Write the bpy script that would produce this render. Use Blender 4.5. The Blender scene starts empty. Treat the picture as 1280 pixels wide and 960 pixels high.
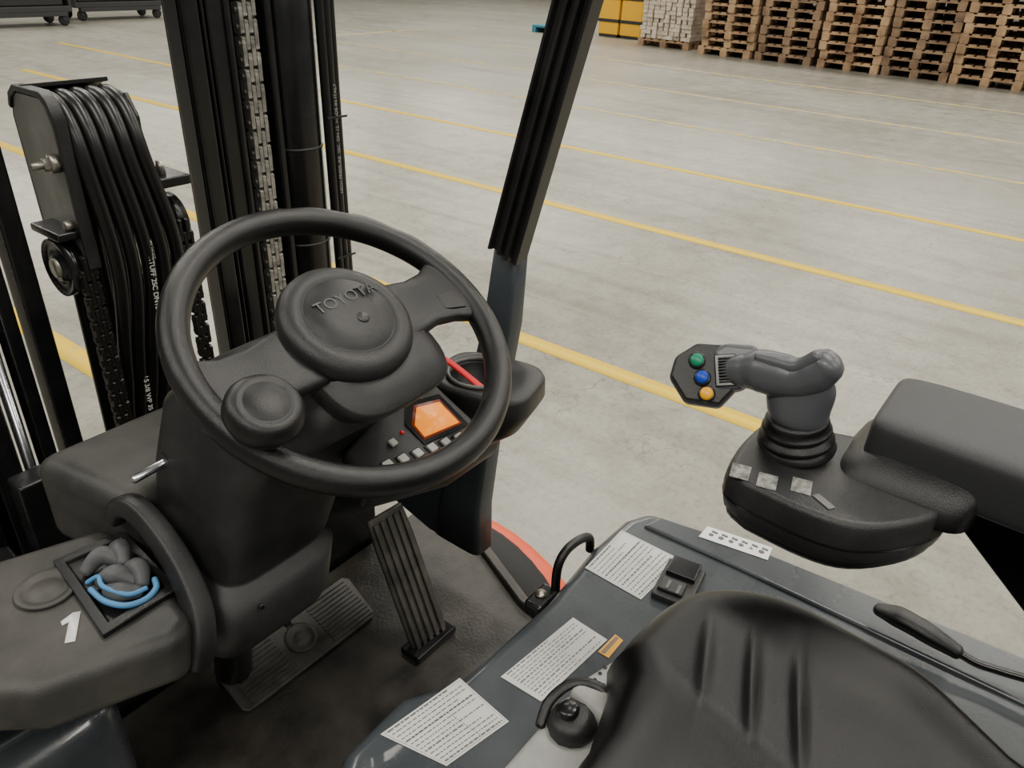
import bpy, bmesh, math, random
from mathutils import Vector, Matrix
random.seed(7)
V=Vector
COL=bpy.context.collection
# ------------------------------------------------------------------ materials
def mat(name,col,rough=.5,metal=0,bump=0,bscale=300,var=0,vscale=8,col2=None,spec=.5,emit=None,es=0,coat=0):
    m=bpy.data.materials.new(name); m.use_nodes=True; nt=m.node_tree; b=nt.nodes['Principled BSDF']
    b.inputs['Base Color'].default_value=(*col,1); b.inputs['Roughness'].default_value=rough
    b.inputs['Metallic'].default_value=metal; b.inputs['Specular IOR Level'].default_value=spec
    b.inputs['Coat Weight'].default_value=coat
    if emit: b.inputs['Emission Color'].default_value=(*emit,1); b.inputs['Emission Strength'].default_value=es
    tc=nt.nodes.new('ShaderNodeTexCoord')
    if var or col2:
        n=nt.nodes.new('ShaderNodeTexNoise'); n.inputs['Scale'].default_value=vscale; n.inputs['Detail'].default_value=6
        n.inputs['Roughness'].default_value=.65
        nt.links.new(tc.outputs['Object'],n.inputs['Vector'])
        r=nt.nodes.new('ShaderNodeValToRGB'); r.color_ramp.elements[0].position=.35; r.color_ramp.elements[1].position=.7
        r.color_ramp.elements[0].color=(*col,1)
        c2=col2 if col2 else tuple(min(1,c*(1+var)) for c in col)
        r.color_ramp.elements[1].color=(*c2,1)
        nt.links.new(n.outputs['Fac'],r.inputs['Fac']); nt.links.new(r.outputs['Color'],b.inputs['Base Color'])
        mr=nt.nodes.new('ShaderNodeMapRange'); mr.inputs['To Min'].default_value=max(0,rough-.1); mr.inputs['To Max'].default_value=min(1,rough+.12)
        nt.links.new(n.outputs['Fac'],mr.inputs['Value']); nt.links.new(mr.outputs['Result'],b.inputs['Roughness'])
    if bump:
        n=nt.nodes.new('ShaderNodeTexNoise'); n.inputs['Scale'].default_value=bscale; n.inputs['Detail'].default_value=2
        nt.links.new(tc.outputs['Object'],n.inputs['Vector'])
        bp=nt.nodes.new('ShaderNodeBump'); bp.inputs['Strength'].default_value=bump; bp.inputs['Distance'].default_value=.001
        nt.links.new(n.outputs['Fac'],bp.inputs['Height']); nt.links.new(bp.outputs['Normal'],b.inputs['Normal'])
    return m
M={}
M['black']=mat('textured_black_plastic',(.0095,.0096,.0103),.38,bump=.4,bscale=900,col2=(.026,.026,.026),vscale=10)
M['rim']=mat('wheel_rim_rubber',(.0055,.0055,.006),.29,bump=.35,bscale=1200)
M['dusty']=mat('dusty_dark_plastic',(.024,.024,.023),.48,bump=.4,bscale=700,col2=(.072,.069,.062),vscale=9)
M['gloss']=mat('black_steel_paint',(.005,.005,.006),.24,col2=(.011,.011,.0115),vscale=14)
M['hose']=mat('hose_rubber',(.005,.005,.005),.33)
M['steel']=mat('zinc_steel',(.45,.43,.38),.35,metal=.9,col2=(.3,.28,.24),vscale=30)
M['chain']=mat('oiled_chain_steel',(.18,.175,.165),.36,metal=.6,col2=(.42,.41,.38),vscale=60)
M['chaindark']=mat('black_chain_steel',(.02,.018,.016),.33,metal=.4)
M['silver']=mat('silver_rod',(.6,.62,.66),.22,metal=1)
M['blue']=mat('blue_grey_paint',(.034,.041,.047),.28,bump=.15,bscale=250,col2=(.060,.069,.076),vscale=6,coat=.35)
M['bluepost']=mat('post_paint',(.035,.043,.052),.38,col2=(.055,.065,.075),vscale=9)
M['greybr']=mat('grey_bracket_paint',(.24,.245,.235),.4,col2=(.36,.36,.34),vscale=20)
M['greydk']=mat('dark_bracket_paint',(.08,.08,.077),.32,col2=(.16,.16,.15),vscale=20)
M['mat']=mat('rubber_floor_mat',(.011,.010,.009),.42,bump=.8,bscale=160,col2=(.058,.052,.042),vscale=9)
M['pedal']=mat('pedal_rubber',(.033,.032,.029),.42,bump=.2,bscale=400,col2=(.105,.098,.084),vscale=20)
M['seat']=mat('seat_vinyl',(.004,.004,.0045),.34,bump=.35,bscale=1400,spec=.42)
M['pad']=mat('armrest_soft_plastic',(.028,.029,.032),.48,bump=.4,bscale=1300)
M['joy']=mat('joystick_grey',(.08,.085,.095),.34,bump=.1,bscale=900)
M['orange']=mat('orange_paint',(.80,.09,.025),.4)
M['screen']=mat('orange_display',(.9,.3,.02),.3,emit=(1,.27,.008),es=1.0)
M['screenred']=mat('display_frame',(.12,.03,.01),.3,emit=(.8,.1,.02),es=.15)
M['btn']=mat('rubber_button',(.46,.46,.43),.5)
M['sticker']=mat('worn_sticker',(.08,.08,.075),.5,col2=(.38,.38,.35),vscale=150)
M['green']=mat('green_button',(.0,.22,.11),.35); M['bluebtn']=mat('blue_button',(.0,.045,.42),.35); M['yellow']=mat('yellow_button',(.85,.40,.0),.35)
M['label']=mat('label_paper',(.54,.54,.52),.32,col2=(.64,.64,.61),vscale=10)
M['ink']=mat('label_ink',(.13,.13,.13),.5)
M['white']=mat('white_sticker',(.80,.80,.79),.45)
M['lab_y']=mat('yellow_label',(.8,.38,.03),.4)
M['red']=mat('red_strap',(.80,.010,.02),.5)
M['bluecord']=mat('blue_cord',(.08,.26,.5),.5)
M['greyrub']=mat('grey_glove_rubber',(.06,.062,.068),.55,col2=(.11,.115,.12),vscale=30)
M['emb']=mat('embossed_print',(.04,.04,.042),.35)
M['ltyre']=mat('tyre_rubber',(.015,.015,.015),.7)
M['cartdark']=mat('cart_frame',(.02,.021,.023),.5)
M['wood']=mat('pallet_wood',(.16,.09,.045),.8,col2=(.48,.32,.18),vscale=2.6)
M['wood2']=mat('pallet_wood_dark',(.11,.065,.037),.8,col2=(.34,.225,.13),vscale=2.8)
M['woodw']=mat('pallet_wood_pale',(.36,.29,.22),.8,col2=(.66,.58,.48),vscale=5)
M['yel']=mat('yellow_plastic',(.75,.40,.01),.5)
M['wall']=mat('painted_wall',(.5,.5,.47),.8,col2=(.56,.56,.52),vscale=1)
M['cyan']=mat('blue_plastic',(.03,.18,.25),.5)
# ------------------------------------------------------------------ mesh helpers
def E(name,loc=(0,0,0)):
    o=bpy.data.objects.new(name,None); o.empty_display_size=.05; o.location=loc; COL.objects.link(o); return o
def mk(name,vs,fs,m,par=None,bev=0,sub=0,smooth=True,seg=3):
    me=bpy.data.meshes.new(name); me.from_pydata([tuple(v) for v in vs],[],fs); me.update()
    bm=bmesh.new(); bm.from_mesh(me); bmesh.ops.recalc_face_normals(bm,faces=bm.faces[:]); bm.to_mesh(me); bm.free()
    me.materials.append(M[m] if isinstance(m,str) else m)
    o=bpy.data.objects.new(name,me); COL.objects.link(o)
    if smooth:
        for p in me.polygons: p.use_smooth=True
    if bev:
        b=o.modifiers.new('bev','BEVEL'); b.width=bev; b.segments=seg; b.limit_method='ANGLE'; b.angle_limit=math.radians(35)
        w=o.modifiers.new('wn','WEIGHTED_NORMAL'); w.keep_sharp=True
    if sub:
        s=o.modifiers.new('sub','SUBSURF'); s.levels=sub; s.render_levels=sub
    if par:
        o.parent=par; o.matrix_parent_inverse=Matrix.Translation(-V(par.location))
    return o
BF=[(0,1,3,2),(4,6,7,5),(0,4,5,1),(2,3,7,6),(0,2,6,4),(1,5,7,3)]
def obox(name,c,ax,hs,m,par=None,bev=.003,smooth=True):
    c=V(c); vs=[]
    for i in (-1,1):
        for j in (-1,1):
            for k in (-1,1):
                vs.append(c+V(ax[0])*hs[0]*i+V(ax[1])*hs[1]*j+V(ax[2])*hs[2]*k)
    return mk(name,vs,BF,m,par,bev,smooth=smooth)
XYZ=(V((1,0,0)),V((0,1,0)),V((0,0,1)))
def box(name,lo,hi,m,par=None,bev=.003):
    lo=V(lo);hi=V(hi); return obox(name,(lo+hi)/2,XYZ,(hi-lo)/2,m,par,bev)
def prism(name,poly,z0,z1,m,par=None,bev=.01,frame=None,seg=4):
    n=len(poly)
    if frame: o,a,b,c=frame
    else: o,a,b,c=V((0,0,0)),*XYZ
    vs=[o+a*p[0]+b*p[1]+c*z0 for p in poly]+[o+a*p[0]+b*p[1]+c*z1 for p in poly]
    fs=[tuple(range(n))[::-1],tuple(range(n,2*n))]+[(i,(i+1)%n,n+(i+1)%n,n+i) for i in range(n)]
    return mk(name,vs,fs,m,par,bev,seg=seg)
def ringpts(c,a,b,ha,hb,n=32,e=2.0):
    c=V(c);a=V(a);b=V(b);out=[]
    for k in range(n):
        t=2*math.pi*k/n; ct,st=math.cos(t),math.sin(t)
        out.append(c+a*ha*math.copysign(abs(ct)**(2/e),ct)+b*hb*math.copysign(abs(st)**(2/e),st))
    return out
def loft(name,rings,m,par=None,cap=True,sub=0,closed=False):
    n=len(rings[0]); vs=[p for r in rings for p in r]; fs=[]
    R=len(rings)
    for i in range(R if closed else R-1):
        j=(i+1)%R
        for k in range(n):
            fs.append((i*n+k,i*n+(k+1)%n,j*n+(k+1)%n,j*n+k))
    if cap and not closed:
        for base,r in ((0,rings[0]),((R-1)*n,rings[-1])):
            c=sum(r,V((0,0,0)))/n; vs.append(c); ci=len(vs)-1
            for k in range(n): fs.append((base+k,base+(k+1)%n,ci))
    return mk(name,vs,fs,m,par,0,sub)
def cat(pts,n=8):
    P=[V(p) for p in pts]; out=[]
    for i in range(len(P)-1):
        p0=P[max(i-1,0)];p1=P[i];p2=P[i+1];p3=P[min(i+2,len(P)-1)]
        for k in range(n):
            t=k/n
            out.append(.5*((2*p1)+(p2-p0)*t+(2*p0-5*p1+4*p2-p3)*t*t+(3*p1-p0-3*p2+p3)*t**3))
    out.append(P[-1]); return out
def lerp_list(L,n):
    out=[]
    for i in range(len(L)-1):
        for k in range(n):
            t=k/n; t=t*t*(3-2*t); out.append(L[i]*(1-t)+L[i+1]*t)
    out.append(L[-1]); return out
def tube(name,pts,r,m,par=None,n=12,smooth_n=8,ref=None,flat=1.0,e=2.0):
    P=cat(pts,smooth_n) if smooth_n else [V(p) for p in pts]
    rr=lerp_list(list(r),smooth_n) if isinstance(r,(list,tuple)) else [r]*len(P)
    rings=[]; up=V(ref) if ref else None
    T0=(P[1]-P[0]).normalized()
    if up is None: up=V((0,0,1)) if abs(T0.z)<.9 else V((1,0,0))
    for i,p in enumerate(P):
        T=(P[min(i+1,len(P)-1)]-P[max(i-1,0)]).normalized()
        up=(up-T*up.dot(T)).normalized(); s=T.cross(up)
        rings.append(ringpts(p,up,s,rr[i]*flat,rr[i],n,e))
    for end in (0,-1):
        rg=rings[end]; c=sum(rg,V((0,0,0)))/n; T=((P[0]-P[1]) if end==0 else (P[-1]-P[-2])).normalized(); rad=rr[end]
        new=[[c+T*rad*.55*k1+(p-c)*k2 for p in rg] for k1,k2 in ((.6,.8),(1,.4))]
        if end==0: rings=[new[1],new[0]]+rings
        else: rings=rings+new
    return loft(name,rings,m,par)
def lathe(name,prof,o,axis,m,par=None,n=40,ref=(1,0,0),sub=0):
    ax=V(axis).normalized(); a=V(ref); a=(a-ax*a.dot(ax))
    if a.length<.01: a=V((0,1,0)); a=a-ax*a.dot(ax)
    a.normalize(); b=ax.cross(a)
    return loft(name,[ringpts(V(o)+ax*h,a,b,max(r,1e-5),max(r,1e-5),n) for r,h in prof],m,par,sub=sub)
def text(name,s,o,a,b,size,m,par=None,ext=.0003,align='CENTER'):
    c=bpy.data.curves.new(name,'FONT'); c.body=s; c.size=size; c.extrude=ext; c.align_x=align; c.align_y='CENTER'
    c.materials.append(M[m]); ob=bpy.data.objects.new(name,c); COL.objects.link(ob)
    a=V(a).normalized(); b=(V(b)-a*V(b).dot(a)).normalized(); n=a.cross(b)
    mw=Matrix((( a.x,b.x,n.x,o[0]),(a.y,b.y,n.y,o[1]),(a.z,b.z,n.z,o[2]),(0,0,0,1)))
    if par: ob.parent=par; ob.matrix_parent_inverse=Matrix.Translation(-V(par.location))
    ob.matrix_basis=mw
    return ob
# ------------------------------------------------------------------ camera
F=962.0
psi=math.radians(54); th=math.radians(29.6); al=math.radians(2.7)
h=V((math.sin(psi),math.cos(psi),0)); r_=V((math.cos(psi),-math.sin(psi),0)); zz=V((0,0,1))
f=h*math.cos(th)-zz*math.sin(th); u0=h*math.sin(th)+zz*math.cos(th)
CR=r_*math.cos(al)+u0*math.sin(al); CU=u0*math.cos(al)-r_*math.sin(al)
cd=bpy.data.cameras.new('camera'); cd.sensor_width=36; cd.lens=F/1280*36; cd.clip_start=.02; cd.clip_end=200
cam=bpy.data.objects.new('camera',cd); COL.objects.link(cam)
cam.matrix_world=Matrix(((CR.x,CU.x,-f.x,0),(CR.y,CU.y,-f.y,0),(CR.z,CU.z,-f.z,1.65),(0,0,0,1)))
bpy.context.scene.camera=cam
# ------------------------------------------------------------------ floor
def concrete():
    m=bpy.data.materials.new('sealed_concrete'); m.use_nodes=True; nt=m.node_tree; b=nt.nodes['Principled BSDF']; N=nt.nodes.new; L=nt.links.new
    tc=N('ShaderNodeTexCoord')
    def noi(s,d=8,r=.6,dist=0):
        n=N('ShaderNodeTexNoise'); n.inputs['Scale'].default_value=s; n.inputs['Detail'].default_value=d; n.inputs['Roughness'].default_value=r; n.inputs['Distortion'].default_value=dist
        L(tc.outputs['Object'],n.inputs['Vector']); return n
    def ramp(src,p0,c0,p1,c1):
        r=N('ShaderNodeValToRGB'); r.color_ramp.elements[0].position=p0; r.color_ramp.elements[1].position=p1
        r.color_ramp.elements[0].color=(*c0,1); r.color_ramp.elements[1].color=(*c1,1); L(src,r.inputs['Fac']); return r
    def mult(A,B):
        mx=N('ShaderNodeMix'); mx.data_type='RGBA'; mx.blend_type='MULTIPLY'; mx.inputs['Factor'].default_value=1
        L(A,mx.inputs['A']); L(B,mx.inputs['B']); return mx.outputs['Result']
    n1=noi(.5,9,.62,.5); r1=ramp(n1.outputs['Fac'],.3,(.285,.275,.225),.7,(.40,.388,.335))
    n2=noi(5,10,.72); r2=ramp(n2.outputs['Fac'],.33,(.74,.735,.71),.58,(1,1,1))
    mp=N('ShaderNodeMapping'); mp.inputs['Scale'].default_value=(2.2,.16,1); mp.inputs['Rotation'].default_value=(0,0,.5); L(tc.outputs['Object'],mp.inputs['Vector'])
    n4=N('ShaderNodeTexNoise'); n4.inputs['Scale'].default_value=1.6; n4.inputs['Detail'].default_value=7; n4.inputs['Roughness'].default_value=.6; n4.inputs['Distortion'].default_value=1.2; L(mp.outputs['Vector'],n4.inputs['Vector'])
    r4=ramp(n4.outputs['Fac'],.33,(.80,.795,.78),.52,(1,1,1))
    n5=noi(38,6,.7); r5=ramp(n5.outputs['Fac'],.36,(.80,.79,.76),.50,(1,1,1))
    base=mult(mult(mult(r1.outputs['Color'],r2.outputs['Color']),r4.outputs['Color']),r5.outputs['Color'])
    nd=noi(1.6,5,.6); vm=N('ShaderNodeVectorMath'); vm.operation='MULTIPLY_ADD'; vm.inputs[1].default_value=(.6,.6,.6)
    L(nd.outputs['Color'],vm.inputs[0]); L(tc.outputs['Object'],vm.inputs[2])
    vo=N('ShaderNodeTexVoronoi'); vo.feature='DISTANCE_TO_EDGE'; vo.inputs['Scale'].default_value=2.6; L(vm.outputs[0],vo.inputs['Vector'])
    lt=N('ShaderNodeMapRange'); lt.inputs['From Min'].default_value=0; lt.inputs['From Max'].default_value=.010; lt.inputs['To Min'].default_value=.7; lt.inputs['To Max'].default_value=0
    L(vo.outputs['Distance'],lt.inputs['Value'])
    n3=noi(.9,4); g=N('ShaderNodeMapRange'); g.inputs['From Min'].default_value=.42; g.inputs['From Max'].default_value=.58; L(n3.outputs['Fac'],g.inputs['Value'])
    mu=N('ShaderNodeMath'); mu.operation='MULTIPLY'; L(lt.outputs[0],mu.inputs[0]); L(g.outputs[0],mu.inputs[1])
    mc=N('ShaderNodeMix'); mc.data_type='RGBA'; L(mu.outputs[0],mc.inputs['Factor']); L(base,mc.inputs['A']); mc.inputs['B'].default_value=(.10,.09,.07,1)
    L(mc.outputs['Result'],b.inputs['Base Color'])
    rr=N('ShaderNodeMapRange'); rr.inputs['To Min'].default_value=.27; rr.inputs['To Max'].default_value=.46; L(n2.outputs['Fac'],rr.inputs['Value']); L(rr.outputs[0],b.inputs['Roughness'])
    b.inputs['Specular IOR Level'].default_value=.65
    bp=N('ShaderNodeBump'); bp.inputs['Strength'].default_value=.10; bp.inputs['Distance'].default_value=.01; L(n2.outputs['Fac'],bp.inputs['Height']); L(bp.outputs['Normal'],b.inputs['Normal'])
    return m
M['concrete']=concrete()
def linepaint(name,dens):
    m=bpy.data.materials.new(name); m.use_nodes=True; nt=m.node_tree; b=nt.nodes['Principled BSDF']; N=nt.nodes.new; L=nt.links.new
    tc=N('ShaderNodeTexCoord'); n=N('ShaderNodeTexNoise'); n.inputs['Scale'].default_value=9; n.inputs['Detail'].default_value=9; n.inputs['Roughness'].default_value=.75
    L(tc.outputs['Object'],n.inputs['Vector']); r=N('ShaderNodeValToRGB'); r.color_ramp.elements[0].position=.62-dens*.3; r.color_ramp.elements[1].position=.70-dens*.3
    r.color_ramp.elements[0].color=(.40,.36,.24,1); r.color_ramp.elements[1].color=(.74,.50,.012,1)
    L(n.outputs['Fac'],r.inputs['Fac']); L(r.outputs['Color'],b.inputs['Base Color']); b.inputs['Roughness'].default_value=.5
    return m
M['line']=linepaint('yellow_line_paint',.92); M['line2']=linepaint('worn_line_paint',.45)
box('floor',(-12,-14,-.1),(27,32,0),'concrete',bev=0)
fl=E('floor_marking')
for i,(x,w,mm) in enumerate([(1.27,.11,'line'),(2.74,.105,'line'),(4.70,.105,'line'),(6.36,.09,'line'),(8.25,.08,'line2'),(10.3,.07,'line2'),(12.6,.07,'line2')]):
    box('stripe_%d'%(i+1),(x-w/2,-10,.0),(x+w/2,11.5 if x<6 else 14,.002),mm,fl,0)
box('stripe_8',(7.5,12.6,.0),(14,12.70,.002),'line2',fl,0)
box('wall_back',(-12,32,0),(27,32.2,9),'wall',bev=0); box('wall_right',(27,-14,0),(27.2,32,9),'wall',bev=0)
# ------------------------------------------------------------------ pallets
def pallet_stack(name,x,y,w,count,m,d=.8,hh=.150):
    vs=[];fs=[]
    def b(lo,hi):
        k=len(vs)
        for i in (0,1):
            for j in (0,1):
                for l in (0,1): vs.append(((lo,hi)[i][0],(lo,hi)[j][1],(lo,hi)[l][2]))
        fs.extend([tuple(k+q for q in f_) for f_ in BF])
    for p in range(count):
        jx=x+random.uniform(-.025,.025); jy=y+random.uniform(-.03,.03); z=p*hh
        for k in range(3):
            yc=jy+.07+(w-.14)*k/2
            b((jx,yc-.06,z),(jx+d,yc+.06,z+.022))
            for q in range(3):
                xc=jx+.07+(d-.14)*q/2; b((xc-.07,yc-.065,z+.022),(xc+.07,yc+.065,z+.10))
        for q in range(3):
            xc=jx+.07+(d-.14)*q/2; b((xc-.07,jy,z+.10),(xc+.07,jy+w,z+.122))
        for q in range(7):
            yc=jy+.06+(w-.12)*q/6; b((jx,yc-.055,z+.122),(jx+d,yc+.055,z+.145))
    return mk(name,vs,fs,m,None,0,smooth=False)
ys=[1.36,2.44,3.52,4.66,5.78]
for i,y in enumerate(ys):
    pallet_stack('pallet_stack',15.0+.06*(i%2),y,1.05,12,'wood' if i in (0,2,4) else 'wood2')
pallet_stack('pallet_stack',15.1,.25,1.03,12,'wood2')
pallet_stack('pallet_stack',15.1,-.9,1.03,12,'wood')
for y in (1.2,2.3,3.4,4.5,5.6): pallet_stack('pallet_stack',16.0,y,1.06,13,'wood2')
wl=E('timber_load',(15.6,7.75,0))
pallet_stack('base_pallet',15.25,7.15,1.15,1,'wood').parent=wl; bpy.data.objects['base_pallet'].matrix_parent_inverse=Matrix.Translation((-15.6,-7.75,0))
vs=[];fs=[]
for L_ in range(20):
    for c in range(9):
        lo=(15.27+random.uniform(-.03,.03),7.17+c*.125,.155+L_*.075); hi=(16.0,7.17+c*.125+random.uniform(.08,.122),.155+L_*.075+.07); k=len(vs)
        for i in (0,1):
            for j in (0,1):
                for l in (0,1): vs.append(((lo,hi)[i][0],(lo,hi)[j][1],(lo,hi)[l][2]))
        fs+= [tuple(k+q for q in f_) for f_ in BF]
mk('timber_blocks',vs,fs,'woodw',wl,0,smooth=False)
yc=E('yellow_container',(16.4,9.2,0))
for k in range(2):
    box('crate_%d'%k,(16.1,8.75+k*.55,.05),(17.1,9.25+k*.55,1.5),'yel',yc,.02)
    for q in range(3): box('band_%d_%d'%(k,q),(16.08,8.74+k*.55,.3+q*.45),(17.12,9.26+k*.55,.36+q*.45),'cartdark',yc,.005)
    box('foot_%d'%k,(16.12,8.77+k*.55,0),(17.08,9.23+k*.55,.06),'cartdark',yc,.005)
pb=E('plastic_pallet',(15.8,10.8,0))
box('deck',(15.4,10.2,.1),(16.4,11.1,.15),'cyan',pb,.01)
for k in range(3): box('runner_%d'%k,(15.4,10.2+k*.4,0),(16.4,10.3+k*.4,.1),'cyan',pb,.005)
def cart(x,y,L_=1.7,W_=.8):
    c=E('platform_cart',(x,y,0))
    box('deck',(x,y,.24),(x+L_,y+W_,.34),'cartdark',c,.01)
    box('crossbar',(x+.1,y-.01,.17),(x+L_-.1,y+.04,.24),'cartdark',c,.005)
    for k in range(2):
        for j in range(2):
            cx=x+.15+k*(L_-.3); cy=y+.1+j*(W_-.2)
            lathe('wheel_%d%d'%(k,j),[(.0,-.03),(.08,-.03),(.095,-.02),(.095,.02),(.08,.03),(0,.03)],(cx,cy,.096),(0,1,0),'ltyre',c,n=24)
            box('fork_%d%d'%(k,j),(cx-.03,cy-.045,.09),(cx+.03,cy+.045,.25),'cartdark',c,.004)
    for k in range(2):
        box('end_%d'%k,(x+k*(L_-.05),y,.34),(x+k*(L_-.05)+.05,y+W_,1.2),'cartdark',c,.01)
    for q in range(3): box('side_rail_%d'%q,(x,y,.5+q*.3),(x+L_,y+.04,.56+q*.3),'cartdark',c,.005)
    box('load',(x+.1,y+.08,.34),(x+L_-.1,y+W_-.05,.95),'cartdark',c,.03)
cart(6.1,16.3); cart(8.2,17.0,1.9); cart(19.6,22.6); cart(21.6,21.6)
# ------------------------------------------------------------------ mast
mast=E('forklift_mast',(.6,1.2,0))
def vbar(n,x0,x1,y0,y1,m='gloss',z0=.12,z1=2.6,bev=.004): return box(n,(x0,y0,z0),(x1,y1,z1),m,mast,bev)
vbar('outer_rail_web',.706,.718,1.15,1.195)
vbar('outer_rail_flange',.706,.738,1.15,1.162)
vbar('outer_rail_back',.744,.750,1.155,1.20)
vbar('outer_rail_rear_flange',.712,.790,1.195,1.21)
vbar('inner_rail_flange',.754,.792,1.156,1.168)
vbar('inner_rail_web',.782,.793,1.15,1.23)
vbar('backplate',.79,.90,1.235,1.25)
vbar('chain_guard',.868,.882,1.165,1.24)
lathe('lift_cylinder',[(0,.12),(.049,.12),(.049,2.6),(0,2.6)],(.93,1.20,0),(0,0,1),'gloss',mast,n=64)
for k,z in enumerate((1.02,1.13,1.31,1.6)): lathe('cylinder_clamp_%d'%k,[(.049,z),(.0505,z+.001),(.0505,z+.004),(.049,z+.005)],(.93,1.20,0),(0,0,1),'black',mast,n=64)
for k,(x,y,r) in enumerate([(.974,1.155,.0085),(.991,1.161,.010),(1.010,1.170,.009)]):
    tube('side_hose_%d'%k,[(x,y,.12),(x+.003,y,.9),(x-.002,y,1.5),(x,y,2.6)],r,'hose',mast,n=14)
for k,z in enumerate((1.09,1.36)): box('hose_clip_%d'%k,(.966,1.146,z),(1.014,1.150,z+.004),'hose',mast,.001)
text('side_hose_print','HIGH PRESSURE  2SC  DN 12  MADE IN ITALY',(.991,1.150,1.32),(0,0,1),(-1,0,0),.010,'greybr',mast)
def leaf_chain(name,x,y,z0,z1,pitch,m,w=.028,n=4,par=mast,ph=.010):
    vs=[];fs=[]
    z=z0;i=0
    while z<z1:
        for k in range(n):
            if (k+i)%2: continue
            xc=x-w/2+w*(k+.5)/n; t=w/n*.42
            ring=[]
            for q in range(16):
                a=2*math.pi*q/16; c,s=math.cos(a),math.sin(a)
                yy=ph*c*(1 if abs(s)>.45 else .72); zq=ph*.9*s+math.copysign(pitch*.5,s if abs(s)>1e-6 else 1)
                ring.append((yy,zq))
            b=len(vs)
            for sx in (-t,t):
                for (yy,zq) in ring: vs.append((xc+sx,y+yy,z+pitch/2+zq))
            fs.append(tuple(range(b,b+16))); fs.append(tuple(range(b+16,b+32)))
            for q in range(16): fs.append((b+q,b+(q+1)%16,b+16+(q+1)%16,b+16+q))
        b=len(vs)
        for sx in (-w*.56,w*.56):
            for q in range(8): a=2*math.pi*q/8; vs.append((x+sx,y+.0045*math.cos(a),z+.0045*math.sin(a)))
        fs.append(tuple(range(b,b+8))); fs.append(tuple(range(b+8,b+16)))
        for q in range(8): fs.append((b+q,b+(q+1)%8,b+8+(q+1)%8,b+8+q))
        z+=pitch; i+=1
    return mk(name,vs,fs,m,par,0,smooth=False)
leaf_chain('lift_chain',.832,1.172,.12,2.6,.025,'chain',w=.034,n=4,ph=.0135)
vbar('centre_bar_a',.392,.42,1.15,1.19); vbar('centre_bar_b',.362,.382,1.16,1.2)
lathe('chrome_rod',[(0,.12),(.0085,.12),(.0085,1.22),(0,1.22)],(.342,1.17,0),(0,0,1),'silver',mast)
vbar('left_rail_a',.288,.325,1.15,1.25); vbar('left_rail_b',.235,.275,1.15,1.25)
vbar('left_rail_c',.12,.228,1.15,1.28); vbar('left_rail_web',.23,.36,1.27,1.285)
box('crossbeam_low',(.1,1.26,.45),(1.02,1.30,.6),'gloss',mast,.005)
box('carriage_bar',(.1,1.32,.2),(1.0,1.36,.32),'gloss',mast,.005)
# hose sheave
hs=E('hose_pulley',(.54,1.16,1.4))
SP=(V((0,1,0)),V((0,0,1)),V((1,0,0)))
plate=[(-.062,-.17),(.050,-.17),(.055,.02),(.045,.045),(.03,.055),(-.04,.055),(-.058,.045),(-.065,.025)]
prism('side_plate',plate,0,.006,'greydk',hs,.002,frame=(V((.466,1.15,1.40)),*SP))
edge=[(-.070,-.172),(-.062,-.172),(-.058,.02),(-.050,.045),(-.038,.056),(.028,.056),(.044,.045),(.052,.03),(.058,.034),(.05,.052),(.032,.064),(-.042,.064),(-.058,.053),(-.067,.03)]
prism('side_plate_edge',edge,-.003,.014,'black',hs,.002,frame=(V((.466,1.15,1.40)),*SP))
prism('far_plate',[(-.05,-.14),(.05,-.14),(.05,.02),(.03,.05),(-.035,.05),(-.055,.02)],0,.006,'gloss',hs,.002,frame=(V((.580,1.15,1.40)),*SP))
prism('rear_guard',[(.045,-.16),(.053,-.16),(.058,.02),(.046,.05),(.03,.062),(.01,.066),(.01,.060),(.028,.056),(.042,.045),(.052,.02)],0,.118,'black',hs,.001,frame=(V((.466,1.15,1.40)),*SP))
lathe('drum',[(0,0),(.042,0),(.042,.10),(0,.10)],(.478,1.15,1.39),(1,0,0),'gloss',hs)
for k in range(5):
    x=.490+k*.0205; xm=.500+k*.0235; xl=.478+k*.0185
    pts=[(xl,1.19,.7),(x,1.195,1.2),(x,1.193,1.37),(x,1.182,1.425),(x,1.15,1.448),(x,1.108,1.432),(x,1.082,1.37),(xm,1.078,1.22),((xm+xl)/2,1.10,1.05),(xl,1.12,.86),(xl-.008,1.13,.3)]
    tube('hose_%d'%k,pts,.0104,'hose',hs,n=16)
for k,(x,z,s,y) in enumerate([(.545,1.20,'SUPERTUFF 2SC DN10',1.068),(.553,1.00,'MADE IN ITALY 34/08',1.093),(.51,.99,'LS 3/8 WP 35 MPa',1.093)]):
    text('hose_print_%d'%k,s,(x,y,z),(-.06,0,-1),(1,0,0),.011,'label',hs)
lathe('bolt_head',[(0,-.02),(.009,-.02),(.009,-.012),(.013,-.012),(.013,0),(0,0)],(.464,1.10,1.375),(1,0,0),'steel',hs,n=6)
lathe('bolt_shaft',[(0,-.035),(.005,-.035),(.005,0),(0,0)],(.464,1.10,1.375),(1,0,0),'steel',hs,n=12)
lathe('bolt_head_2',[(0,-.012),(.007,-.012),(.007,0),(0,0)],(.464,1.10,1.29),(1,0,0),'steel',hs,n=6)
box('cross_arm',(.435,1.09,1.272),(.47,1.17,1.284),'gloss',hs,.003)
box('cross_arm_far',(.584,1.09,1.315),(.645,1.17,1.33),'gloss',hs,.003)
lathe('arm_bolt',[(0,.02),(.006,.02),(.008,.0),(0,0)],(.615,1.12,1.33),(0,0,1),'steel',hs,n=6)
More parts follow.
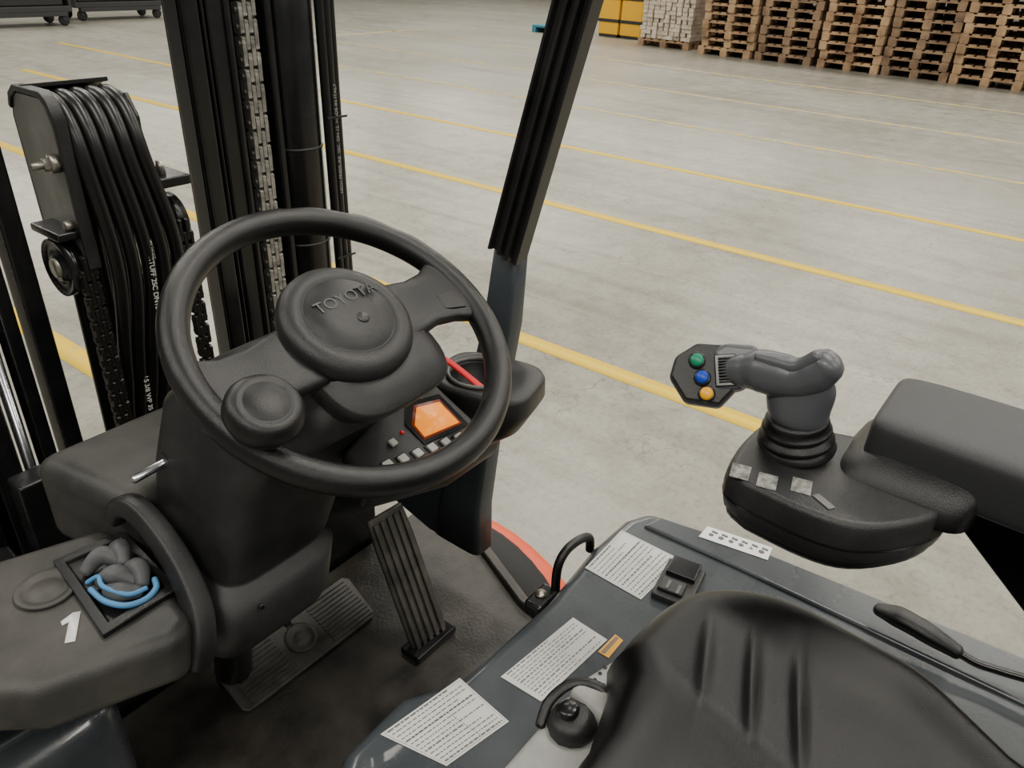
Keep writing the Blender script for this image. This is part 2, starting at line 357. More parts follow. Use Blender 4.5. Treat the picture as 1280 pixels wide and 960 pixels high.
for k,x in enumerate((.452,.618)):
    lathe('chain_wheel_%d'%k,[(0,-.012),(.02,-.012),(.022,-.006),(.036,-.008),(.042,-.012),(.042,.012),(.036,.008),(0,.012)],(x,1.13,1.225+.03*k),(1,0,0),'gloss',hs,n=32)
    lathe('wheel_hub_%d'%k,[(0,-.016),(.014,-.016),(.014,.016),(0,.016)],(x,1.13,1.225+.03*k),(1,0,0),'steel',hs,n=24)
leaf_chain('free_lift_chain',.462,1.088,.4,1.235,.02,'chaindark',w=.024,n=4,par=hs,ph=.010)
leaf_chain('free_lift_chain_far',.618,1.088,.4,1.26,.02,'chaindark',w=.022,n=4,par=hs,ph=.009)
# ------------------------------------------------------------------ overhead guard pillar
gp=E('overhead_guard_pillar',(.85,.65,1.2))
d=V((0,-.265,1)).normalized(); ny=V((0,1,.265)).normalized(); ex=V((1,0,0))
b0=V((.856,.636,1.262))
prism('ribbed_profile',[(-.027,-.022),(-.025,.008),(.025,.008),(.027,-.022),(.023,-.022),(.021,-.013),(.011,-.013),(.010,-.022),(.005,-.022),(.004,-.013),(-.005,-.013),(-.006,-.024),(-.012,-.024),(-.013,-.013),(-.021,-.013),(-.023,-.022)],0,1.0,'black',gp,.0012,frame=(b0,ny,ex,d),seg=2)
loft('lower_post',[ringpts((.866,.638,1.31),(0,1,.2),(1,0,0),.021,.014,24,6),ringpts((.864,.650,1.15),(0,1,.1),(1,0,0),.026,.020,24,6),ringpts((.862,.685,.95),(0,1,.1),(1,0,0),.032,.022,24,6),ringpts((.86,.715,.78),(0,1,.1),(1,0,0),.046,.024,24,6),ringpts((.86,.722,.675),(0,1,0),(1,0,0),.055,.026,24,6)],'bluepost',gp)
prism('foot_bracket',[(.69,.67),(.79,.67),(.98,.72),(.98,.95),(.78,.95)],-.02,.02,'bluepost',gp,.004,frame=(V((.86,0,0)),V((0,1,0)),V((0,0,1)),V((1,0,0))))
# ------------------------------------------------------------------ steering wheel
W=V((.5105,.5972,1.2644)); t_,s_=.522,-.0524
n=V((math.sin(s_),-math.sin(t_)*math.cos(s_),math.cos(t_)*math.cos(s_)))
a=V((1,0,0)); a=(a-n*a.dot(n)).normalized(); b=n.cross(a)
def wp(A,B,H=0): return W+a*A+b*B+n*H
sw=E('steering_wheel',W)
rings=[]
for k in range(144):
    t=2*math.pi*k/144; rd=a*math.cos(t)+b*math.sin(t)
    g=.0162; inn=0
    if 18<math.degrees(t)<75: inn=.0016*math.sin(math.radians(math.degrees(t)*18))
    rings.append(ringpts(W+rd*(.1795+inn*.4),rd,n,g+inn*.5,g*1.02,16))
loft('rim',rings,'rim',sw,closed=True)
for sg,nm in ((1,'right'),(-1,'left')):
    R_=[]
    for A,hb,hn,H in ((.04,.042,.012,.002),(.075,.039,.012,.006),(.11,.034,.010,.003),(.14,.038,.010,-.001),(.165,.050,.011,-.001),(.18,.058,.009,-.001)):
        R_.append(ringpts(wp(sg*A,.0,H),b,n,hb,hn,28,4))
    loft('spoke_'+nm,R_,'black',sw)
prism('spoke_recess',[(.128,-.024),(.158,-.034),(.164,-.004),(.132,-.001)],.004,.0105,'rim',sw,.002,frame=(W,a,b,n))
loft('hub_base',[ringpts(wp(.010,-.012,-.05),a,b,.066,.066,40,3.5),ringpts(wp(.010,-.014,-.02),a,b,.078,.082,40,3.5),ringpts(wp(.010,-.016,.000),a,b,.082,.086,40,3.5),ringpts(wp(.010,-.016,.004),a,b,.080,.084,40,3.5),ringpts(wp(.010,-.014,.006),a,b,.072,.077,40,3.5),ringpts(wp(.010,-.013,.013),a,b,.068,.072,40,3.5),ringpts(wp(.010,-.012,.015),a,b,.05,.05,40,3)],'black',sw)
lathe('horn_pad',[(0,-.0),(.068,.0),(.0745,.006),(.0755,.018),(.072,.026),(.064,.0305),(.052,.033),(.051,.0318),(.049,.0318),(.048,.0335),(.02,.0355),(0,.036)],wp(-.004,.008,.004),n,'black',sw,n=72)
text('horn_lettering','TOYOTA',wp(.004,.026,.0392),a,b,.020,'emb',sw,.0009)
lathe('horn_symbol',[(0,0),(.007,0),(.007,.0008),(0,.0008)],wp(.004,-.004,.0398),n,'emb',sw,n=20)
kc=wp(-.157,-.051,0)
lathe('knob_clamp',[(0,-.012),(.02,-.012),(.024,.0),(.022,.018),(.016,.028),(0,.028)],wp(-.160,-.052,0),n,'black',sw)
lathe('spinner_knob',[(0,.022),(.022,.022),(.033,.028),(.0375,.038),(.037,.048),(.032,.056),(.024,.0595),(.0225,.0580),(.021,.0590),(.010,.0612),(0,.062)],kc,n,'rim',sw,n=48)
# ------------------------------------------------------------------ steering column
sc=E('steering_column',(.44,.68,1.1))
R_=[ringpts(wp(0,0,-.035),a,b,.055,.055,40,4),ringpts(wp(0,0,-.06),a,b,.083,.078,40,4),
  ringpts((.487,.670,1.182),a,b,.104,.083,40,5),ringpts((.472,.694,1.148),a,b,.112,.090,40,5),
  ringpts((.436,.70,1.09),(1,0,0),(0,.95,.3),.094,.085,40,5),ringpts((.403,.687,1.03),(1,0,0),(0,.98,.2),.080,.079,40,5),
  ringpts((.401,.685,1.026),(1,0,0),(0,.98,.2),.077,.075,40,5),ringpts((.399,.684,1.020),(1,0,0),(0,.98,.2),.077,.075,40,5),
  ringpts((.395,.680,1.016),(1,0,0),(0,.98,.2),.086,.086,40,5),ringpts((.380,.668,.96),(1,0,0),(0,1,.1),.083,.079,40,5),
  ringpts((.374,.668,.935),(1,0,0),(0,1,.05),.080,.074,40,5),ringpts((.374,.675,.922),(1,0,0),(0,1,0),.070,.06,40,5)]
loft('column_shroud',R_,'black',sc)
tube('column_tube',[(.39,.70,.95),(.42,.8,.75),(.45,.88,.56)],.03,'gloss',sc)
for k,(x,z) in enumerate(((.35,.985),(.52,1.075))): lathe('screw_%d'%k,[(0,0),(.004,0),(.0035,.002),(0,.002)],(x,.592 if k==0 else .613,z),(0,-1,.2),'gloss',sc,n=14)
tube('side_cover',[(.291,.770,1.055),(.296,.755,1.078),(.301,.73,1.082),(.302,.69,1.064),(.298,.65,1.040),(.290,.618,1.010),(.278,.602,.982),(.270,.601,.958)],[.010,.0125,.0135,.0135,.014,.0145,.0145,.013],'black',sc,n=20,ref=(1,0,0),flat=.95,e=4)
tube('chrome_pin',[(.312,.747,1.110),(.362,.742,1.118)],.005,'silver',sc,smooth_n=1)
lathe('pin_collar',[(0,0),(.011,0),(.011,.012),(0,.012)],(.350,.744,1.117),(1,-.1,.1),'gloss',sc,n=24)
# ------------------------------------------------------------------ dashboard
db=E('dashboard',(.4,.8,1.0))
prism('left_panel',[(.10,.672),(.13,.638),(.25,.590),(.278,.605),(.296,.70),(.296,.815),(.18,.855),(-.06,.93),(-.10,.80)],.952,1.02,'dusty',db,.024)
prism('left_lower_trim',[(.13,.74),(.24,.66),(.29,.70),(.30,.85),(-.06,.95)],.90,.953,'gloss',db,.008)
prism('rear_panel',[(.30,.76),(.62,.79),(.60,.93),(.27,.93)],.95,1.080,'dusty',db,.025)
prism('right_body',[(.46,.67),(.66,.58),(.79,.58),(.82,.68),(.81,.84),(.50,.88)],.97,1.055,'black',db,.025)
box('firewall',(.26,.96,.5),(.86,1.0,1.02),'gloss',db,.005)
lathe('round_cap',[(0,0),(.030,0),(.0315,.003),(.030,.005),(.024,.004),(.022,.0015),(.016,.002),(.014,.0045),(0,.0045)],(.199,.757,1.02),(0,0,1),'dusty',db)
prism('number_decal',[(-.004,-.020),(.0055,-.020),(.0055,.022),(-.002,.022),(-.012,.012),(-.010,.006),(-.004,.009)],0,.0006,'white',db,0,frame=(V((.190,.684,1.0205)),V((.83,-.56,0)).normalized(),V((.56,.83,0)).normalized(),V((0,0,1))))
ca=V((1,0,0)); cb=V((0,.93,.37)).normalized(); cn=ca.cross(cb)
dc=E('display_panel',(.607,.564,1.113))
DO=V((.607,.566,1.115))
prism('housing',[(-.135,-.030),(-.05,-.052),(.045,-.060),(.06,-.055),(.062,.052),(-.02,.062),(-.12,.03)],-.045,0,'black',dc,.008,frame=(DO,ca,cb,cn))
prism('bezel',[(-.030,-.0175),(.046,-.028),(.05,.034),(.0,.046),(-.028,.02)],0,.002,'gloss',dc,.001,frame=(DO,ca,cb,cn))
prism('screen_border',[(-.025,-.013),(.038,-.021),(.042,.026),(.004,.036),(-.022,.014)],.002,.0026,'screenred',dc,0,frame=(DO,ca,cb,cn))
prism('screen',[(-.022,-.010),(.035,-.018),(.038,.022),(.004,.031),(-.019,.011)],.0026,.0032,'screen',dc,0,frame=(DO,ca,cb,cn))
for k in range(6):
    A=-.090+k*.0215; o=DO+ca*A+cb*(-.0155-.0040*k)
    obox('button_%d'%k,o+cn*.002,(ca,cb,cn),(.0060,.0058,.002),'btn',dc,.0015)
    obox('button_bezel_%d'%k,o+cn*.0005,(ca,cb,cn),(.0080,.0078,.001),'gloss',dc,.0005)
obox('button_6',DO+ca*-.062+cb*.006+cn*.002,(ca,cb,cn),(.0050,.005,.002),'btn',dc,.0015)
lathe('red_lamp',[(0,0),(.003,0),(.0025,.002),(0,.003)],DO+ca*-.040+cb*.012,cn,'red',dc,n=20)
# cup holder pod
cp=E('cup_holder',(.75,.59,1.09))
cc=V((.752,.588,1.122))
X_,Y_=V((.96,.25,0)),V((-.25,.96,0))
loft('pod',[ringpts(cc+V((-.02,.03,-.10)),X_,Y_,.040,.05,40,3),ringpts(cc+V((-.005,.01,-.065)),X_,Y_,.058,.070,40,3.5),ringpts(cc+V((0,0,-.030)),X_,Y_,.064,.078,40,3.5),ringpts(cc+V((0,0,-.008)),X_,Y_,.063,.077,40,3.5),ringpts(cc+V((0,0,-.001)),X_,Y_,.060,.073,40,3.5),ringpts(cc,X_,Y_,.056,.068,40,3),
  ringpts(cc+V((-.008,.012,0)),X_,Y_,.042,.042,40,2),ringpts(cc+V((-.008,.012,-.004)),X_,Y_,.040,.040,40,2),ringpts(cc+V((-.008,.012,-.045)),X_,Y_,.036,.036,40,2)],'black',cp)
tube('red_strap',[(.706,.640,1.150),(.711,.624,1.144),(.717,.600,1.131),(.722,.572,1.116)],.0065,'red',cp,n=10,flat=.5)
tube('cup_rim',[cc+V((-.008+.043*math.cos(t*.35),.012+.043*math.sin(t*.35),.002)) for t in range(19)],.003,'greydk',cp,n=8,smooth_n=3)
# ------------------------------------------------------------------ storage tray with glove
st=E('storage_tray',(.26,.72,1.02))
tf=(V((.258,.718,1.0225)),V((1,-.04,0)).normalized(),V((.04,1,0)).normalized(),V((0,0,1)))
outer=[(-.052,-.075),(.033,-.07),(.040,.065),(-.038,.072)]
inner=[(-.040,-.062),(.024,-.058),(.030,.053),(-.029,.06)]
vs=[]
for z_,pl in ((-.004,outer),(.004,outer),(.004,inner),(-.002,[(p[0]*.96,p[1]*.96) for p in inner])):
    vs+=[tf[0]+tf[1]*p[0]+tf[2]*p[1]+tf[3]*z_ for p in pl]
fs=[]
for L_ in range(3):
    for k in range(4): fs.append((L_*4+k,L_*4+(k+1)%4,(L_+1)*4+(k+1)%4,(L_+1)*4+k))
fs.append((12,13,14,15))
mk('tray',vs,fs,'rim',st,.0015)
gl=E('work_glove',(.258,.705,1.02))
G0=V((.257,.705,1.017))
blobs=[[(-.02,.04,.010),(.0,.037,.022),(.012,.014,.014)],[(.012,.045,.012),(.018,.03,.024),(.01,.012,.018)],[(-.018,.012,.012),(-.005,.0,.020),(.005,-.018,.012)],[(.012,.008,.012),(.016,-.01,.020),(.008,-.028,.012)],[(-.02,-.008,.012),(-.014,-.022,.014),(.0,-.035,.012)]]
for k,bl in enumerate(blobs): tube('finger_%d'%k,[G0+V(p) for p in bl],[.0075,.0108,.007],'greyrub',gl,n=14)
tube('cuff_cord',[G0+V(p) for p in [(-.030,.01,.010),(-.030,-.02,.012),(-.020,-.042,.012),(-.002,-.048,.010),(.014,-.044,.012),(.020,-.032,.014)]],.0034,'bluecord',gl,n=8)
tube('cuff_cord_2',[G0+V(p) for p in [(-.028,.020,.012),(-.020,.008,.022),(-.024,-.010,.022),(-.012,-.036,.018),(.006,-.040,.016)]],.0028,'bluecord',gl,n=8)
# ------------------------------------------------------------------ cab floor & pedals
cf=E('cab_floor',(.6,.7,.5))
prism('rubber_mat',[(.2,.345),(.84,.345),(.895,.606),(.985,.80),(.97,.955),(.2,.955)],.50,.55,'mat',cf,.008)
prism('sill_plate',[(.845,.345),(.865,.345),(.91,.60),(1.0,.80),(.985,.955),(.97,.955),(.975,.80),(.89,.606)],.48,.565,'mat',cf,.006)
bp=E('brake_pedal',(.56,.85,.58))
ba=V((1,-.02,0)).normalized(); bb=V((0,.93,.36)).normalized(); bn=ba.cross(bb); BO=V((.563,.843,.575))
prism('plate',[(-.14,-.05),(.125,-.05),(.135,-.04),(.145,.04),(.135,.05),(-.135,.05),(-.145,.04),(-.148,-.04)],-.008,0,'pedal',bp,.003,frame=(BO,ba,bb,bn))
for k in range(11):
    B=-.041+k*.0082
    for sg in (-1,1):
        obox('tread_%d_%d'%(k,sg),BO+ba*(sg*.086)+bb*B+bn*.001,(ba,bb,bn),(.045,.0022,.002),'pedal',bp,.0008)
lathe('centre_disc',[(0,0),(.028,0),(.028,.003),(.022,.004),(.02,.0015),(.012,.0015),(.011,.003),(0,.003)],BO,bn,'pedal',bp,ref=(1,0,0))
tube('pedal_arm',[BO+bb*.03-bn*.01,BO+V((0,.06,.03)),BO+V((0,.09,.12))],.012,'gloss',bp)
ap=E('accelerator_pedal',(.72,.72,.67))
p0=V((.714,.672,.562)); p1=V((.720,.775,.780)); aa=(p1-p0).normalized(); ab=V((1,-.1,0)); ab=(ab-aa*ab.dot(aa)).normalized(); an=ab.cross(aa)
prism('plate',[(-.036,-.01),(.038,-.01),(.042,.02),(.041,.2),(.038,.255),(-.038,.255),(-.040,.2),(-.040,.02)],-.01,0,'pedal',ap,.004,frame=(p0,ab,aa,an))
for k in range(5): obox('rib_%d'%k,p0+aa*.122+ab*(-.029+k*.0146)+an*.002,(ab,aa,an),(.0038,.122,.003),'pedal',ap,.0012)
box('hinge_base',(.664,.655,.551),(.765,.70,.566),'gloss',ap,.004)
# ------------------------------------------------------------------ fender and wheel
fd=E('wheel_fender',(.98,.80,.3))
R1=[]
for k in range(21):
    t=math.radians(5+k*170/20); y=.80-.335*math.cos(t); z=.19+.355*math.sin(t)
    rd=V((0,-math.cos(t),math.sin(t)))
    R1.append([V((.93,y,z)),V((1.05,y,z)),V((1.07,y,z))-rd*.010,V((1.08,y,z))-rd*.04,V((1.07,y,z))-rd*.04,V((1.05,y,z))-rd*.018,V((.93,y,z))-rd*.012])
loft('arch',R1,'orange',fd)
lathe('tyre',[(0,-.06),(.18,-.06),(.26,-.055),(.28,-.03),(.28,.03),(.26,.055),(.18,.06),(0,.06)],(.99,.80,.281),(1,0,0),'ltyre',fd)
# ------------------------------------------------------------------ hood, chassis
hd=E('battery_hood',(.6,0,.9))
prism('hood_top',[(.30,.405),(.385,.408),(.44,.375),(.60,.366),(.72,.376),(.80,.372),(.84,.354),(.862,.2),(.885,-.12),(.90,-.7),(.10,-.7),(.16,.1),(.22,.36)],.80,.95,'blue',hd,.020,seg=5)
prism('raised_side',[(.795,.34),(.828,.33),(.852,.2),(.875,-.12),(.885,-.6),(.80,-.6),(.80,-.12),(.80,.2)],.945,.955,'blue',hd,.005)
box('chassis',(.12,-.75,.12),(.84,.33,.80),'bluepost',hd,.03)
box('counterweight',(.05,-1.3,.2),(.93,-.72,.94),'bluepost',hd,.08)
bd=E('side_body_panel',(.1,.87,.5))
box('corner_body',(-.02,.72,.45),(.232,.955,.845),'blue',bd,.045)
prism('corner_top',[(.04,.76),(.19,.75),(.21,.93),(.05,.94)],.840,.856,'blue',bd,.006)
box('step',(.0,.34,.3),(.19,.715,.36),'mat',bd,.01)
box('front_skirt',(-.02,.955,.2),(.25,1.05,.89),'gloss',bd,.01)
def label(name,q,m='label',z=.9505,lines=0,title=True,hf=.17):
    lb=E(name,(q[0][0],q[0][1],z))
    mk('sheet',[(p[0],p[1],z) for p in q]+[(p[0],p[1],z+.0006) for p in q],[(0,1,2,3),(4,5,6,7),(0,1,5,4),(1,2,6,5),(2,3,7,6),(3,0,4,7)],m,lb,0,smooth=False)
    if lines:
        vs=[];fs=[]
        A,B,C_,D=[V((p[0],p[1],z+.0008)) for p in q]
        def pt(u,w): return (A*(1-u)+B*u)*(1-w)+(D*(1-u)+C_*u)*w
        def q4(u0_,u1_,w0,w1):
            k=len(vs); vs.extend([pt(u0_,w0),pt(u1_,w0),pt(u1_,w1),pt(u0_,w1)]); fs.append((k,k+1,k+2,k+3))
        rows=lines
        for i in range(rows):
            v=(i+.7)/(rows+.6); x=.05
            end=random.choice((.95,.95,.8,.6))
            while x<end:
                wl_=random.uniform(.02,.07); x2=min(x+wl_,end)
                hgt=hf/rows*(1.6 if i%4==0 else 1)
                q4(x,x2,v-hgt,v+hgt*.4); x+=wl_+.014
        if title:
            for u in (.02,.978): q4(u,u+.004,.03,.97)
            for w in (.03,.965): q4(.02,.98,w,w+.006)
            q4(.6,.604,.35,.95); q4(.02,.98,.34,.347)
        mk('print',vs,fs,'ink',lb,0,smooth=False)
    return lb
label('capacity_plate_label',[(.674,.358),(.770,.359),(.769,.267),(.671,.274)],lines=13)
label('instruction_label',[(.469,.337),(.592,.323),(.589,.273),(.471,.284)],lines=11,title=False)
label('load_chart_label',[(.336,.388),(.439,.371),(.430,.296),(.352,.313)],lines=13)
pl=label('pictogram_label',[(.822,.268),(.850,.268),(.866,.180),(.838,.176)],'white',z=.9555)
for k in range(6):
    y=.256-k*.0135; x=.836+k*.0024
    lathe('icon_%d'%k,[(0,0),(.0042 if k%2 else .0034,0),(.0042 if k%2 else .0034,.0003),(0,.0003)],(x,y,.9561),(0,0,1),'ink',pl,n=(18,5,12,4,3,6)[k])
    obox('icon_bar_%d'%k,(x+.008,y-.002,.9563),XYZ,(.002,.004,.0002),'ink',pl,0)
label('warning_sticker',[(.567,.272),(.602,.270),(.600,.258),(.567,.258)],'lab_y',lines=1,title=False)
lt=E('hood_latch',(.725,.245,.96))
LA=(V((1,.15,0)).normalized(),V((-.15,1,0)).normalized(),V((0,0,1)))
obox('base',(.722,.248,.955),LA,(.037,.025,.005),'black',lt,.003)
obox('tongue',(.742,.252,.963),LA,(.017,.019,.004),'gloss',lt,.002)
obox('tab',(.705,.250,.962),LA,(.012,.016,.003),'black',lt,.002)
for k in range(2): obox('slot_%d'%k,(.702,.240+k*.014,.9655),LA,(.008,.002,.0008),'greydk',lt,.0004)
gh=E('grab_handle',(.68,.385,.93))
tube('bar',[(.654,.386,.895),(.655,.389,.925),(.661,.390,.950),(.678,.389,.963),(.705,.387,.962),(.728,.386,.950),(.734,.386,.925)],.0062,'rim',gh,n=14)
obox('bracket',(.632,.394,.900),XYZ,(.024,.014,.012),'gloss',gh,.006)
lathe('bracket_hole',[(0,0),(.007,0),(.008,.002),(0,.002)],(.632,.396,.912),(0,0,1),'steel',gh,n=20)
# ------------------------------------------------------------------ seat
so=E('operator_seat',(.42,-.05,.95))
x0,x1,y0,y1=.17,.650,-.42,.216
cx,cy=(x0+x1)/2,(y0+y1)/2; hx,hy=(x1-x0)/2,(y1-y0)/2
def sst(a_,b_,x):
    t=max(0,min(1,(x-a_)/(b_-a_))); return t*t*(3-2*t)
def sh(x,y,rho):
    z=1.062
    edge=max(0,(rho-.86)/.14)
    z+= .012*math.exp(-((rho-.86)/.12)**2)
    z+= .030*sst(.425,.470,x)*(.6+.4*sst(-.02,.12,y))
    z-= .046*edge**3
    for (fx,fy,L_,wd,am) in ((.505,.135,.042,.0055,.0055),(.515,.093,.05,.0055,.0075),(.520,.050,.048,.006,.0075)):
        dx,dy=x-fx,y-fy; u=dx*.93+dy*.36; v=-dx*.36+dy*.93
        z-=am*math.exp(-(u/L_)**2)*math.exp(-(v/wd)**2)
    z-=.016*math.exp(-((x-.42)/.10)**2-((y+.02)/.13)**2)
    return z
vs=[];fs=[];NR,NT=110,240
for i in range(NR+1):
    rho=i/NR
    for k in range(NT):
        t=2*math.pi*k/NT; e=4.8; ct,st_=math.cos(t),math.sin(t)
        x=cx+hx*rho*math.copysign(abs(ct)**(2/e),ct); y=cy+hy*rho*math.copysign(abs(st_)**(2/e),st_)
        if x>cx: x-=(x-cx)/hx*.075*sst(0,-.16,y)
        if x<.48 and y>.1: y-=.022*sst(.478,.448,x)*(y-.1)/.1
        vs.append(V((x,y,sh(x,y,rho))))
for i in range(NR):
    for k in range(NT): fs.append((i*NT+k,i*NT+(k+1)%NT,(i+1)*NT+(k+1)%NT,(i+1)*NT+k))
for j,(dz,sc_) in enumerate(((-.02,1.008),(-.05,1.003),(-.07,.96),(-.075,.5))):
    st0=len(vs)
    for k in range(NT):
        p=vs[NR*NT+k]; vs.append(V((cx+(p.x-cx)*sc_,cy+(p.y-cy)*sc_,p.z+dz*.6 if j<2 else 1.03+dz)))
    pb0=NR*NT if j==0 else st0-NT
    for k in range(NT): fs.append((pb0+k,pb0+(k+1)%NT,st0+(k+1)%NT,st0+k))
mk('cushion',vs,fs,'seat',so)
loft('backrest',[ringpts((cx,-.46,1.0),(1,0,0),(0,1,0),.22,.05,32,4),ringpts((cx,-.48,1.15),(1,0,0),(0,1,0),.24,.06,32,4),ringpts((cx,-.52,1.4),(1,0,0),(0,1,0),.23,.055,32,4),ringpts((cx,-.55,1.55),(1,0,0),(0,1,0),.16,.03,32,4)],'seat',so)
box('seat_base',(.24,-.4,.951),(.58,.15,.99),'black',so,.01)
prism('side_bracket',[(.33,.215),(.36,.258),(.47,.256),(.535,.232),(.53,.18),(.34,.17)],.951,.985,'greybr',so,.010)
prism('bracket_riser',[(.46,.250),(.535,.228),(.528,.17),(.45,.18)],.98,1.012,'greybr',so,.010)
lathe('weight_knob',[(0,0),(.024,0),(.026,.006),(.024,.016),(.018,.022),(0,.023)],(.445,.228,.982),(-.1,.25,.9),'black',so,n=14)
lathe('knob_grip',[(0,.022),(.010,.022),(.012,.028),(.008,.031),(0,.031)],(.445,.228,.982),(-.1,.25,.9),'gloss',so,n=20)
tube('knob_strap',[(.425,.255,.985),(.445,.258,1.000),(.470,.247,1.010),(.480,.222,1.012),(.475,.20,1.0)],.0055,'rim',so,n=10,flat=.5)
for k in range(6): lathe('vent_%d'%k,[(0,0),(.002,0),(.002,.0006),(0,.0006)],(.485+.010*(k%3),.222+.010*(k//3),1.012),(0,0,1),'gloss',so,n=10)
lathe('bracket_screw',[(0,0),(.006,0),(.005,.003),(0,.003)],(.352,.228,.985),(0,0,1),'steel',so,n=16)
# ------------------------------------------------------------------ armrest console
ar=E('armrest',(.70,0,1.22))
def padring(y,hw,ht,zc,xc=.765): return ringpts((xc,y,zc),(1,0,0),(0,0,1),hw,ht,40,6)
loft('arm_pad',[padring(.092,.050,.016,1.252),padring(.090,.058,.024,1.252),padring(.080,.064,.031,1.249),padring(.03,.066,.034,1.247),padring(-.1,.068,.034,1.246),padring(-.3,.069,.033,1.248),padring(-.40,.065,.030,1.248),padring(-.41,.05,.02,1.248)],'pad',ar,sub=1)
con=[(.608,.168),(.628,.192),(.70,.198),(.735,.183),(.768,.10),(.785,.02),(.72,.0),(.665,.015),(.618,.055),(.604,.10)]
def cring(sx,z):
    c=V((.69,.10,0)); P=cat([V((p[0],p[1],0)) for p in con+[con[0]]],4)[:-1]
    return [V((c.x+(p.x-c.x)*sx,c.y+(p.y-c.y)*sx,z)) for p in P]
loft('console_body',[cring(.78,1.166),cring(.90,1.168),cring(.97,1.177),cring(.998,1.192),cring(1.0,1.205),cring(.985,1.214),cring(.955,1.2195),cring(.90,1.220)],'black',ar)
loft('console_lower',[cring(.70,1.158),cring(.86,1.160),cring(.93,1.167),cring(.95,1.178)],'rim',ar)
loft('console_seam',[cring(1.002,1.190),cring(1.003,1.1925)],'gloss',ar,cap=False)
loft('pad_neck',[ringpts((.748,.048,1.205),(1,0,0),(0,1,0),.074,.066,36,5),ringpts((.752,.044,1.222),(1,0,0),(0,1,0),.070,.063,36,5),ringpts((.760,.032,1.245),(1,0,0),(0,1,0),.060,.056,36,5)],'black',ar)
for k,(A,B) in enumerate(((.622,.176),(.624,.150),(.638,.122))):
    obox('icon_sticker_%d'%k,(A,B,1.2205),(V((1,.25,0)).normalized(),V((-.25,1,0)).normalized(),V((0,0,1))),(.012,.009,.0005),'sticker',ar,.0003)
obox('badge',(.628,.098,1.2207),(V((.35,.6,0)).normalized(),V((.6,-.35,0)).normalized(),V((0,0,1))),(.011,.004,.0005),'greydk',ar,.002)
prism('support_plate',[(.02,1.21),(.02,1.168),(-.09,1.075),(-.2,.985),(-.26,.985),(-.26,1.20)],0,.02,'gloss',ar,.004,frame=(V((.79,0,0)),V((0,1,0)),V((0,0,1)),V((1,0,0))))
lathe('plate_screw',[(0,0),(.006,0),(.005,-.004),(0,-.004)],(.79,-.010,1.163),(1,0,0),'steel',ar,n=16)
# ------------------------------------------------------------------ joystick
js=E('control_joystick',(.70,.15,1.22))
jb=V((.700,.150,1.2215)); jt=V((.690,.160,1.30)); jx=(jt-jb).normalized()
lathe('boot',[(0,0),(.038,0),(.039,.003),(.034,.007),(.033,.009),(.037,.012),(.036,.015),(.031,.018),(.030,.020),(.034,.023),(.033,.026),(.028,.029),(.031,.033),(.028,.037),(.02,.039),(0,.039)],jb,jx,'rim',js)
st_r=[]
for hgt,ra,rb in ((.030,.026,.027),(.040,.0285,.030),(.052,.026,.031),(.064,.022,.034),(.076,.019,.036),(.088,.016,.033),(.096,.010,.026)):
    st_r.append(ringpts(jb+jx*hgt,(1,0,0),(0,1,0),ra,rb,32))
loft('stem',st_r,'joy',js,sub=1)
tube('grip',[(.685,.228,1.286),(.685,.212,1.292),(.685,.195,1.298),(.686,.178,1.299),(.687,.162,1.301),(.687,.148,1.311),(.687,.137,1.326)],[.014,.0175,.0215,.022,.0205,.0195,.0165],'joy',js,n=24,ref=(1,0,0))
tube('thumb_ridge',[(.676,.200,1.315),(.677,.182,1.315),(.678,.163,1.317),(.680,.147,1.333)],[.005,.007,.007,.007],'joy',js,n=12)
m_=V((-.755,-.2,.625)).normalized(); e1=V((.606,-.794,.041)); e1=(e1-m_*e1.dot(m_)).normalized(); e2=m_.cross(e1)
PO=V((.674,.243,1.284)); k_=.00086
pp=[(-46,-2),(-38,22),(-13,36),(30,30),(42,2),(28,-20),(8,-40),(-30,-32)]
prism('button_pod_back',[(x*k_*1.05,y*k_*1.05) for x,y in pp],-.022,-.003,'joy',js,.005,frame=(PO,e1,e2,m_))
prism('button_pod_face',[(x*k_,y*k_) for x,y in pp],-.006,.002,'black',js,.003,frame=(PO,e1,e2,m_))
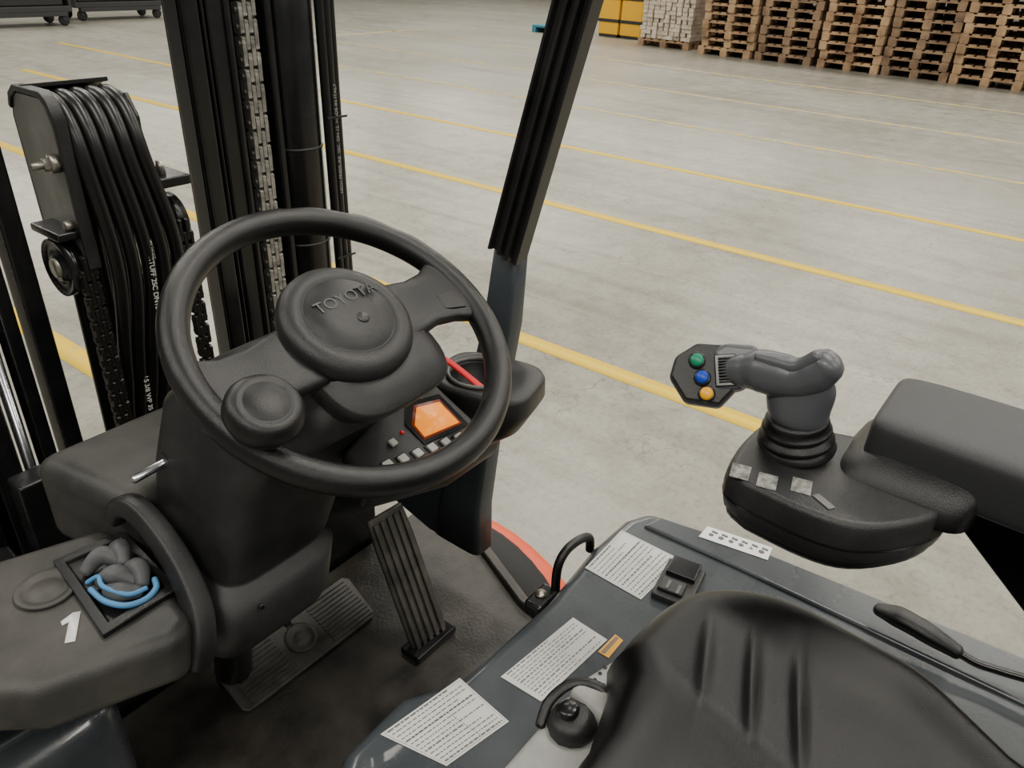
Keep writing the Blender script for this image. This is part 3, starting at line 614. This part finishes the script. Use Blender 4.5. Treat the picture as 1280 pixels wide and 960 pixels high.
prism('roller_shroud',[(4*k_,-22*k_),(4*k_,26*k_),(18*k_,34*k_),(56*k_,28*k_),(60*k_,-4*k_),(34*k_,-24*k_)],-.018,.0045,'joy',js,.006,frame=(PO,e1,e2,m_))
for nm,(x,y),mm in (('button_green',(-14,14),'green'),('button_blue',(-9,-7),'bluebtn'),('button_yellow',(-5,-27),'yellow')):
    lathe(nm+'_collar',[(0,0),(.0085,0),(.0085,.0035),(.0072,.004),(0,.004)],PO+e1*x*k_+e2*y*k_+m_*.002,m_,'gloss',js,n=24)
    lathe(nm,[(0,.003),(.0066,.003),(.0066,.005),(.005,.0062),(0,.0065)],PO+e1*x*k_+e2*y*k_+m_*.002,m_,mm,js,n=24)
obox('roller_slot',PO+e1*18*k_+m_*.004,(e1,e2,m_),(.0105,.0165,.0015),'gloss',js,.001)
for q in range(9): obox('roller_tooth_%d'%q,PO+e1*18*k_+e2*(-.012+q*.003)+m_*(.006+.003*math.sin(math.pi*q/8)),(e1,e2,m_),(.007,.0008,.002),'rim',js,.0003)
# ------------------------------------------------------------------ hood lever
hl=E('hood_release_lever',(.81,-.02,.98))
tube('grip',[(.812,.034,.980),(.810,.01,.984),(.808,-.02,.982),(.808,-.055,.975)],[.009,.0145,.014,.010],'rim',hl,n=18,ref=(0,0,1),flat=.8)
tube('rod',[(.808,-.05,.976),(.808,-.075,.972),(.812,-.10,.973),(.82,-.16,.978),(.82,-.2,.96)],.005,'gloss',hl,n=10)
# ------------------------------------------------------------------ lights
wd=bpy.data.worlds.new('world'); bpy.context.scene.world=wd; wd.use_nodes=True
wd.node_tree.nodes['Background'].inputs[0].default_value=(1.0,.975,.91,1); wd.node_tree.nodes['Background'].inputs[1].default_value=.24
for x in (-4,3,10,17,24):
    for y in (-8,-1,6,13,20):
        l=bpy.data.lights.new('ceiling_light','AREA'); l.shape='RECTANGLE'; l.size=1.2; l.size_y=4.5; l.energy=340; l.color=(1,.95,.85)
        o=bpy.data.objects.new('ceiling_light',l); COL.objects.link(o); o.location=(x,y,7.5)
print(len(bpy.data.objects))
